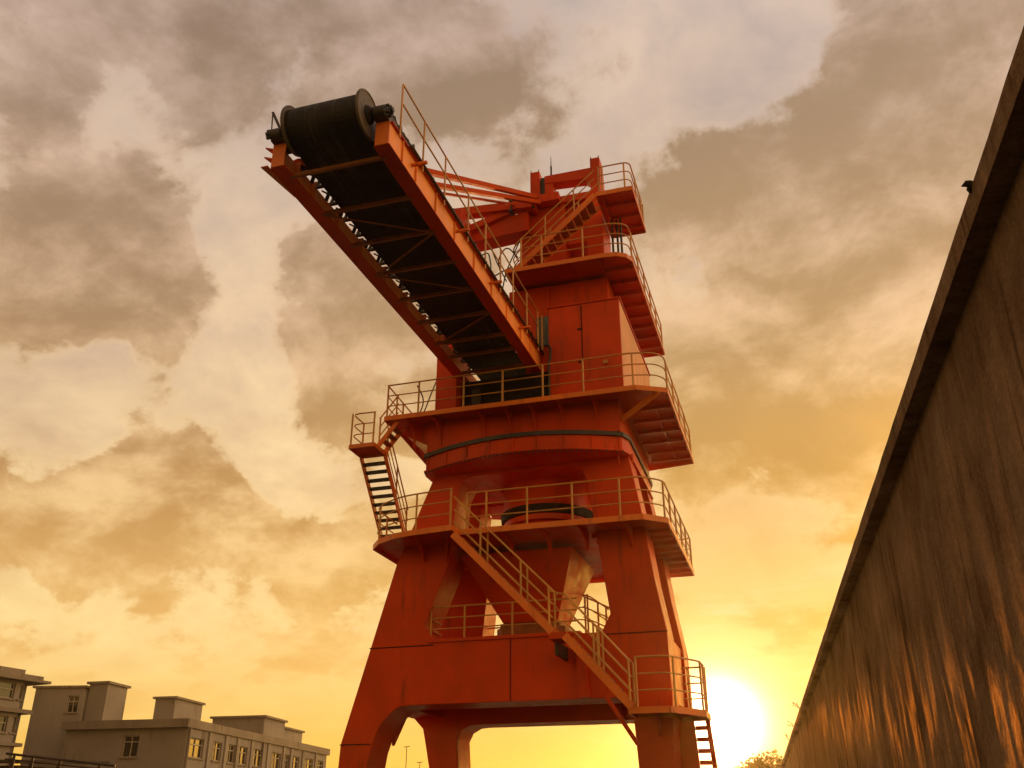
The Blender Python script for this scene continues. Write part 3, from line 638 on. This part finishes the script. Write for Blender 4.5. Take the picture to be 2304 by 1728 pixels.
dirR = (bR-bC).normalized(); dirL = (bL-bC).normalized()
def hut(name, corner, wl_, dep, z0, z1, parent, mat='render', over=.18):
    c_ = Vector(corner); q = [c_, c_+dirR*dep, c_+dirR*dep+dirL*wl_, c_+dirL*wl_]
    o = MB().prism([tuple(p) for p in q], 2, z0, z1-.16).build(name, mat, parent)
    q2 = [c_-dirR*over-dirL*over, c_+dirR*(dep+over)-dirL*over, c_+dirR*(dep+over)+dirL*(wl_+over), c_-dirR*over+dirL*(wl_+over)]
    MB().prism([tuple(p) for p in q2], 2, z1-.16, z1).build('cap_slab', 'parapet', parent if o.parent.parent else o); return o
hut('stair_tower', (-48.75,59.2), 1.5, 2.6, 8.3, 11.3, blk)
hut('roof_hut', (-48.7,67.3), 1.8, 4.6, 8.3, 11.2, blk)
hut('roof_hut', (-42.2,70.2), 4.6, 4.2, 8.3, 9.85, blk)
hut('roof_hut', (-45.9,79.8), 1.6, 4.5, 8.3, 9.95, blk)
tb = thing('tall_block', 'taller plain grey block with one small window, left of the long building', 'building', (-53, 60, 0))
tw_ = MB(); tA = Vector((-50.35,58.75)); tB = Vector((-53.9,57.9)); tD = tA+dirR*2.6; tE = tB+dirR*2.6
A3, d3, n3 = panel_wall(tw_, tB, tA, 0, 10.85, [(2.55,3.35,9.15,10.3)])
panel_wall(tw_, tA, tD, 0, 10.85, []); panel_wall(tw_, tD, tE, 0, 10.85, []); panel_wall(tw_, tE, tB, 0, 10.85, [])
tw_.build('wall', 'render', tb)
cc = (tA+tB+tD+tE)/4
MB().prism([tuple(p+(p-cc).normalized()*.25) for p in (tA,tD,tE,tB)], 2, 10.85, 11.0).build('roof', 'parapet', tb)
add_window(tb, A3, d3, n3, 2.55, 3.35, 9.15, 10.3)
# nearer building cut by the left edge of the picture
nb = thing('corner_building', 'rendered building with wide windows and jutting roof slabs, cut by the left picture edge', 'building', (-51, 46, 0))
eA = Vector((-49.0,39.7)); eD = Vector((-47.56,50.3)); du = (eD-eA).normalized(); dv = Vector((-du.y, du.x)); eK = eD+dv*7; eL = eA+dv*7
nw = MB()
lenN = (eD-eA).length
wins = [(lenN-3.3,lenN-.82,8.93,9.87), (lenN-3.3,lenN-.85,6.95,7.9), (lenN-.5,lenN-.22,8.95,9.8), (lenN-.5,lenN-.22,6.98,7.9), (lenN-6.6,lenN-4.2,8.93,9.87)]
A4, d4, n4 = panel_wall(nw, eA, eD, 0, 10.02, wins, .22)
panel_wall(nw, eD, eK, 0, 10.02, []); panel_wall(nw, eK, eL, 0, 10.02, []); panel_wall(nw, eL, eA, 0, 10.02, [])
nw.build('wall', 'render', nb)
for w_ in wins: add_window(nb, A4, d4, n4, *w_)
def slab(o, e, z0, z1, nm):
    q = [eA-du*e-dv*o, eD+du*e-dv*o, eD+du*e+dv*(7+o), eA-du*e+dv*(7+o)]
    return MB().prism([tuple(p) for p in q], 2, z0, z1).build(nm, 'parapet', nb)
slab(.62,1.25,10.02,10.18,'roof'); slab(.45,.75,10.18,10.42,'roof'); slab(.2,-.5,10.42,10.7,'parapet'); slab(.35,.55,8.12,8.36,'floor_slab'); slab(.25,.35,6.2,6.4,'floor_slab')
# dark pipe rack and shed, lower left corner
pk = thing('pipe_rack', 'dark steel pipe rack on thin posts at the lower left, before the grey building', 'pipe rack', (-23.3, 26.7, 0))
pa, pb_ = Vector((-24.9,26.05,3.78)), Vector((-21.6,27.22,3.42))
MB().tube([pa, pb_], .038).build('pipe', 'roofdark', pk); MB().tube([pa-Vector((0,0,.16)), pb_-Vector((0,0,.14))], .022).build('pipe', 'roofdark', pk)
for t in (.08,.25,.5,.86):
    p = pa.lerp(pb_, t); MB().tube([p, (p.x,p.y,0)], .04).build('post', 'roofdark', pk)
    MB().bar(p, (p.x-.35,p.y,p.z-1.2), .05, .05).build('brace', 'roofdark', pk)
sh = thing('shed', 'low dark shed roof at the bottom left corner beside the pipe rack', 'shed', (-28, 28.5, 0))
MB().box(-31,-25.4,27.2,31,0,3.5).build('wall', 'roofdark', sh)
MB().hexa([(-31.4,26.9,3.7),(-25.1,26.9,3.55),(-25.1,31.3,3.75),(-31.4,31.3,3.9)], [(-31.4,26.9,3.8),(-25.1,26.9,3.65),(-25.1,31.3,3.85),(-31.4,31.3,4.0)]).build('roof', 'roofdark', sh)
# two thin poles far off
for (x, y, h, lab) in ((-37.8,89.1,8.75,'taller of two thin poles far off, seen between the crane legs'), (-36.8,90.1,7.4,'shorter of two thin poles far off, seen between the crane legs')):
    t_ = thing('light_pole', lab, 'pole', (x,y,0), 'thin poles far off')
    MB().tube([(x,y,0),(x,y,h)], [.06,.035]).build('pole', 'roofdark', t_)
    MB().bar((x-.3,y,h-.05), (x+.3,y,h), .06, .06).build('lamp_head', 'roofdark', t_)

# ---------------------------------------------------------------- tree
def tree(loc, h, cr, label, seedn, n=6500):
    rnd = random.Random(seedn); x, y = loc; t_ = thing('tree', label, 'tree', (x,y,0))
    tr = MB(); tr.tube([(x,y,0),(x+.1,y,h*.35),(x-.05,y,h*.62)], [.22,.16,.08])
    cl = []
    for k in range(15):
        a = rnd.uniform(0,6.28); rr = cr*rnd.uniform(.2,.8); z = h*.58+rnd.uniform(-.6,1)*h*.24
        c_ = Vector((x+rr*math.cos(a), y+rr*math.sin(a), z)); cl.append((c_, cr*rnd.uniform(.25,.45)))
        tr.tube([(x,y,h*rnd.uniform(.3,.5)), c_.lerp(Vector((x,y,h*.5)),.4), c_], [.07,.045,.02], 6)
    cl += [(Vector((x+.2,y,h*.86)), cr*.4), (Vector((x-.9,y,h*.80)), cr*.35), (Vector((x+1.0,y,h*.78)), cr*.35)]
    tr.build('trunk', 'bark', t_)
    f = MB()
    for k in range(n):
        c_, r_ = rnd.choice(cl); v = Vector((rnd.gauss(0,1),rnd.gauss(0,1),rnd.gauss(0,1))).normalized()*r_*rnd.uniform(.35,1.12)
        p = c_+v; s = rnd.uniform(.09,.19); u = Vector((rnd.gauss(0,1),rnd.gauss(0,1),rnd.gauss(0,.7))).normalized(); w = u.orthogonal().normalized()
        f.face([p-u*s, p+w*s*.55, p+u*s, p-w*s*.55])
    f.build('crown', 'leaf', t_, sharp=False)
tree((-3.7,77), 6.9, 2.6, 'leafy tree crown at the foot of the wall, glowing in the low sun', 4)

# ---------------------------------------------------------------- ground and water
g = MB(); xs = (-900,-36,-4,900); ysg = (-300,29,56,2500)
for i in range(3):
    for j in range(3):
        if i == 1 and j == 1: continue
        g.face([(xs[i],ysg[j],0),(xs[i+1],ysg[j],0),(xs[i+1],ysg[j+1],0),(xs[i],ysg[j+1],0)])
for a, b in (((-36,29),(-4,29)),((-4,29),(-4,56)),((-4,56),(-36,56)),((-36,56),(-36,29))):
    g.face([(*a,0),(*b,0),(*b,-3),(*a,-3)])
tag(g.build('ground', 'ground'), 'flat concrete yard around the dock', None, None, 'structure')
w_ = MB(); w_.face([(-36,29,-.7),(-4,29,-.7),(-4,56,-.7),(-36,56,-.7)])  # unseen water, added to reflect the sky onto the crane's undersides
tag(w_.build('water', 'water'), 'unseen dock basin added behind the crane to brighten its undersides', None, None, 'structure')

# ---------------------------------------------------------------- haze volume added to suggest the lens glow round the sun
hz = MB().box(-1000,1000,-400,2600,-4.2,26).build('haze', 'steel'); hz.data.materials.clear()
hm = bpy.data.materials.new('glow haze'); hm.use_nodes = True; hnt = hm.node_tree; hnt.nodes.clear()
pvn = hnt.nodes.new('ShaderNodeVolumePrincipled'); pvn.inputs['Color'].default_value = (1,.72,.34,1); pvn.inputs['Density'].default_value = .0003; pvn.inputs['Anisotropy'].default_value = .85
hnt.links.new(pvn.outputs[0], hnt.nodes.new('ShaderNodeOutputMaterial').inputs['Volume']); hz.data.materials.append(hm); tag(hz, 'thin golden haze added to suggest the lens glow round the sun', None, None, 'stuff')
# ---------------------------------------------------------------- camera
TH = math.atan(1001/2110); AZ = R(17.0)
cam = bpy.data.cameras.new('camera'); co = bpy.data.objects.new('camera', cam); COL.objects.link(co)
cam.sensor_width = 36; cam.lens = 36*2110/2304; cam.clip_end = 6000; cam.clip_start = .05
co.location = (0,0,1.6); co.rotation_euler = (R(90)+TH, 0, AZ); scn.camera = co

# ---------------------------------------------------------------- sun and sky
SUN = Vector((-.0985, 1.0837, .1025)).normalized()
sl_ = bpy.data.lights.new('sun', 'SUN'); so = bpy.data.objects.new('sun', sl_); COL.objects.link(so)
sl_.energy = 3.6; sl_.angle = R(.53); sl_.color = (1, .56, .20)
so.rotation_euler = (-SUN).to_track_quat('-Z', 'Y').to_euler(); so.location = (-9, 100, 30)
wo = bpy.data.worlds.new('World'); scn.world = wo; wo.cycles.sampling_method = 'MANUAL'; wo.cycles.sample_map_resolution = 512; wo.use_nodes = True; nt = wo.node_tree
bg = nt.nodes['Background']
tc = nt.nodes.new('ShaderNodeTexCoord'); nrm = nt.nodes.new('ShaderNodeVectorMath'); nrm.operation = 'NORMALIZE'
nt.links.new(tc.outputs['Generated'], nrm.inputs[0]); D = nrm.outputs[0]
sx = nt.nodes.new('ShaderNodeSeparateXYZ'); nt.links.new(D, sx.inputs[0]); X, Y, Z = (Ex(nt, o) for o in sx.outputs)
Zc = Z.max(0.0)
def dirdot(v):
    n = nt.nodes.new('ShaderNodeVectorMath'); n.operation = 'DOT_PRODUCT'; nt.links.new(D, n.inputs[0]); n.inputs[1].default_value = v; return Ex(nt, n.outputs['Value'])
def comb(a, b, c_=None):
    n = nt.nodes.new('ShaderNodeCombineXYZ'); nt.links.new(a.s, n.inputs[0]); nt.links.new(b.s, n.inputs[1])
    if c_ is not None: nt.links.new(c_.s, n.inputs[2])
    return n.outputs[0]
dw = nt.nodes.new('ShaderNodeVectorMath'); dw.operation = 'MULTIPLY_ADD'   # ragged cloud outlines: blobs are looked up along a disturbed direction
nt.links.new(noise(nt, D, 7.0, 6, .6, col=True), dw.inputs[0]); dw.inputs[1].default_value = (.16,.16,.16)
dv_ = nt.nodes.new('ShaderNodeVectorMath'); dv_.operation = 'ADD'; nt.links.new(D, dv_.inputs[0]); dv_.inputs[1].default_value = (-.08,-.08,-.08); nt.links.new(dv_.outputs[0], dw.inputs[2])
dn_ = nt.nodes.new('ShaderNodeVectorMath'); dn_.operation = 'NORMALIZE'; nt.links.new(dw.outputs[0], dn_.inputs[0]); DW = dn_.outputs[0]
def blob(az, el, w):   # soft region of sky in a given direction (degrees from +Y, elevation)
    v = Vector((math.sin(R(az))*math.cos(R(el)), math.cos(R(az))*math.cos(R(el)), math.sin(R(el))))
    n = nt.nodes.new('ShaderNodeVectorMath'); n.operation = 'DOT_PRODUCT'; nt.links.new(DW, n.inputs[0]); n.inputs[1].default_value = v
    return ((Ex(nt, n.outputs['Value'])-1.0)*(1/(1-math.cos(R(w))))).exp()
den = Zc + .42
px, py = X/den, Y/den
pv = comb(px, py)
wc = nt.nodes.new('ShaderNodeVectorMath'); wc.operation = 'MULTIPLY_ADD'
nt.links.new(noise(nt, pv, 2.6, 3, .5, col=True), wc.inputs[0]); wc.inputs[1].default_value = (.14,.14,.14); nt.links.new(pv, wc.inputs[2])
PW = wc.outputs[0]
def cl(off, sc=3.0, det=12, ro=.60):
    return noise(nt, mapping(nt, PW, (1,1,1), off), sc, det, ro)
SEED = (3.1, 7.7, .4)
n1 = cl(SEED); n2 = cl((SEED[0]-.008, SEED[1]+.05, SEED[2])); n3 = cl((9.2,1.3,4.), 8.0, 9, .62)
bias = None
for a_, e_, w_, k_ in [(5.1, 34.9, 7, 0.26), (-3.8, 35.2, 5, 0.22), (-10.6, 34.5, 5, 0.1), (14.9, 39.4, 6, 0.2), (4.7, 25.4, 8, 0.16), (-3.7, 25.2, 6, 0.12), (11.3, 36.8, 6, 0.1), (-6.6, 45.8, 3, -0.14), (-2.5, 44.6, 3, 0.08), (1.9, 42.5, 4, -0.24), (5.5, 44.0, 3, -0.12), (-5.1, 40.2, 3.2, -0.22), (-11.9, 41.5, 4, -0.12), (-16.0, 39.6, 3, 0.06), (-4.3, 30.8, 2, -0.16), (-9.2, 30.9, 2, -0.1), (1.7, 32.7, 1.6, -0.14), (3.6, 28.5, 1.3, -0.16), (-22.5, 44.4, 5, 0.15), (-32.9, 43.9, 4.5, 0.14), (-44.2, 42.9, 5, 0.2), (-49.0, 39.2, 4, 0.16), (-32.6, 42.0, 2.5, -0.16), (-25.8, 42.5, 2.5, -0.12), (-46.4, 39.0, 2.2, -0.16), (-43.2, 37.1, 4.0, -0.16), (-48.6, 35.2, 4, -0.04), (-37.2, 35.5, 3, -0.14), (-43.5, 32.2, 5, 0.2), (-47.9, 30.7, 5, 0.18), (-46.0, 25.1, 4, 0.18), (-41.1, 27.6, 4, 0.16), (-35.7, 33.7, 2.6, -0.16), (-37.5, 30.3, 2.4, -0.22), (-34.8, 28.1, 2.6, -0.2), (-35.4, 24.3, 2.4, -0.2), (-33.1, 32.5, 3, 0.14), (-29.1, 29.3, 4, 0.18), (-42.3, 23.3, 3, -0.12), (-46.3, 22.1, 3, -0.16), (-31.7, 26.4, 3, 0.08), (-39.9, 21.1, 3, 0.14), (-33.9, 21.9, 2.4, -0.14), (-43.3, 19.6, 2.6, -0.1), (-44.3, 15.3, 4, 0.24), (-38.9, 15.7, 4.5, 0.26), (-34.5, 18.2, 4, 0.24), (-30.9, 14.6, 4, 0.24), (-26.7, 15.6, 3.6, 0.22), (-26.6, 21.9, 3, 0.16), (-29.9, 18.3, 2.2, -0.24), (-32.1, 20.5, 2.2, -0.18), (-28.1, 19.7, 2, -0.1), (-43.8, 10.6, 2, -0.26), (-40.0, 11.0, 2, -0.26), (-36.1, 11.9, 2, -0.26), (-31.7, 12.4, 2, -0.26), (-27.5, 12.7, 2, -0.24), (-42.6, 9.1, 2.5, 0.05), (-25.7, 9.2, 1.6, 0.16), (-4.3, 19.9, 4, 0.14), (2.6, 20.5, 4, 0.12), (-0.5, 17.5, 2, -0.18), (-4.8, 14.4, 2, -0.2), (-1.8, 13.2, 1.8, -0.2), (-6.1, 11.7, 1.6, -0.14), (-2.1, 15.0, 1.2, 0.12)]:
    t_ = blob(a_, e_, w_)*k_; bias = t_ if bias is None else bias+t_
low = Zc.smooth(.07, .18)
cov = (n1 + (n3-.5)*.52 + bias*.92).smooth(.445, .575) * low.smooth(0, 1, .25, 1.0)
n4 = cl((2.2,5.1,1.), 5.5, 6, .5)
lit = ((n2-n1)*5.0 + (n3-.5)*.7 + (n4-.5)*1.1 + .36 - bias*.8)
lit = (lit.max(-.25)+0.0).smooth(-.25, 1.05, 0.0, 1.0)
body = ramp(nt, Zc, [(.02, lin((242,172,46))), (.16, lin((234,182,108))), (.30, lin((188,142,90))), (.46, lin((168,135,104))), (.62, lin((154,128,107))), (.8, lin((142,120,106)))])
edge = ramp(nt, Zc, [(.02, lin((252,192,58))), (.16, lin((253,212,140))), (.30, lin((240,200,144))), (.46, lin((222,185,150))), (.62, lin((206,176,156))), (.8, lin((190,165,155)))])
bright = ramp(nt, Zc, [(.02, lin((254,198,64))), (.16, lin((255,222,152))), (.30, lin((252,220,166))), (.46, lin((236,204,166))), (.62, lin((218,191,168))), (.8, lin((212,190,178)))])
gap = ramp(nt, Zc, [(.02, lin((250,188,56))), (.16, lin((251,206,134))), (.30, lin((228,188,142))), (.46, lin((206,176,155))), (.62, lin((188,168,160))), (.8, lin((170,158,160)))])
sky = nt.nodes.new('ShaderNodeTexSky'); sky.sky_type = 'NISHITA'; sky.sun_disc = False
sky.sun_elevation = math.asin(SUN.z); sky.sun_rotation = math.atan2(SUN.x, SUN.y); sky.dust_density = 3; sky.air_density = 1.2
ns = nt.nodes.new('ShaderNodeVectorMath'); ns.operation = 'SCALE'; nt.links.new(sky.outputs[0], ns.inputs[0]); ns.inputs['Scale'].default_value = .06
gap2 = mix(nt, .12, gap, ns.outputs[0])
cloud = mix(nt, lit, body, edge)
col = mix(nt, cov, mix(nt, ((n3-.5)*2.0+(n1-.40)*2.4+(n4-.5)*1.4+.45).clamp()*low.smooth(0,1,.35,1.0), gap2, bright), cloud)
rim_ = cov*(cov*(-1.0)+1.0)*1.7*(n4.smooth(.35,.65))
col = mix(nt, rim_.clamp(), col, bright)
c1 = dirdot(SUN)-1.0
# low bright cloud streaks near the sun
stk = noise(nt, comb(X*7, Z*34), 1.0, 7, .6, .4).smooth(.52, .68) * Zc.smooth(.05,.14) * Zc.smooth(.30,.18) * (c1*22).exp()
col = mix(nt, stk*.75, col, lin((255,236,190)))
def addc(col, e, c_):
    n = nt.nodes.new('ShaderNodeVectorMath'); n.operation = 'SCALE'; n.inputs[0].default_value = c_; nt.links.new(e.s, n.inputs['Scale'])
    a = nt.nodes.new('ShaderNodeVectorMath'); a.operation = 'ADD'; nt.links.new(col, a.inputs[0]); nt.links.new(n.outputs[0], a.inputs[1]); return a.outputs[0]
near = (c1*30).exp()*(-.64)+1.0
nn_ = nt.nodes.new('ShaderNodeVectorMath'); nn_.operation = 'SCALE'; nt.links.new(col, nn_.inputs[0]); nt.links.new(near.s, nn_.inputs['Scale']); col = nn_.outputs[0]
col = addc(col, (c1*9).exp(), (.29,.165,.01))
col = addc(col, (c1*55).exp(), (.10,.05,.02))
col = addc(col, (c1*420).exp(), (1.1,.76,.44))
col = addc(col, (c1*2500).exp(), (9,7.5,4.5))
rb = blob(78,22,34)*2.3 + 1.0  # brighter sky patch out of view, added to light the right-facing sides
back = rb*dirdot(SUN).smooth(-.25, .60, .86, 1.0)
fn = nt.nodes.new('ShaderNodeVectorMath'); fn.operation = 'SCALE'; nt.links.new(col, fn.inputs[0]); nt.links.new(back.s, fn.inputs['Scale'])
warm = mix(nt, dirdot(SUN).smooth(-.3, .5, 1.0, 0.0), fn.outputs[0], mix(nt, 1.0, fn.outputs[0], (1.0,.86,.66), 'MULTIPLY'))
fin = addc(warm, blob(19,9,9.5), (5.0,2.3,.25))  # golden sky bank mostly out of view, added for reflections on right-facing plates
nt.links.new(fin, bg.inputs[0]); bg.inputs[1].default_value = 1.0

scn.render.engine = 'CYCLES'
vs = scn.view_settings; vs.view_transform = 'Standard'; vs.look = 'None'; vs.exposure = 0; vs.gamma = 1
scn.cycles.max_bounces = 6
scn.cycles.use_denoising = True
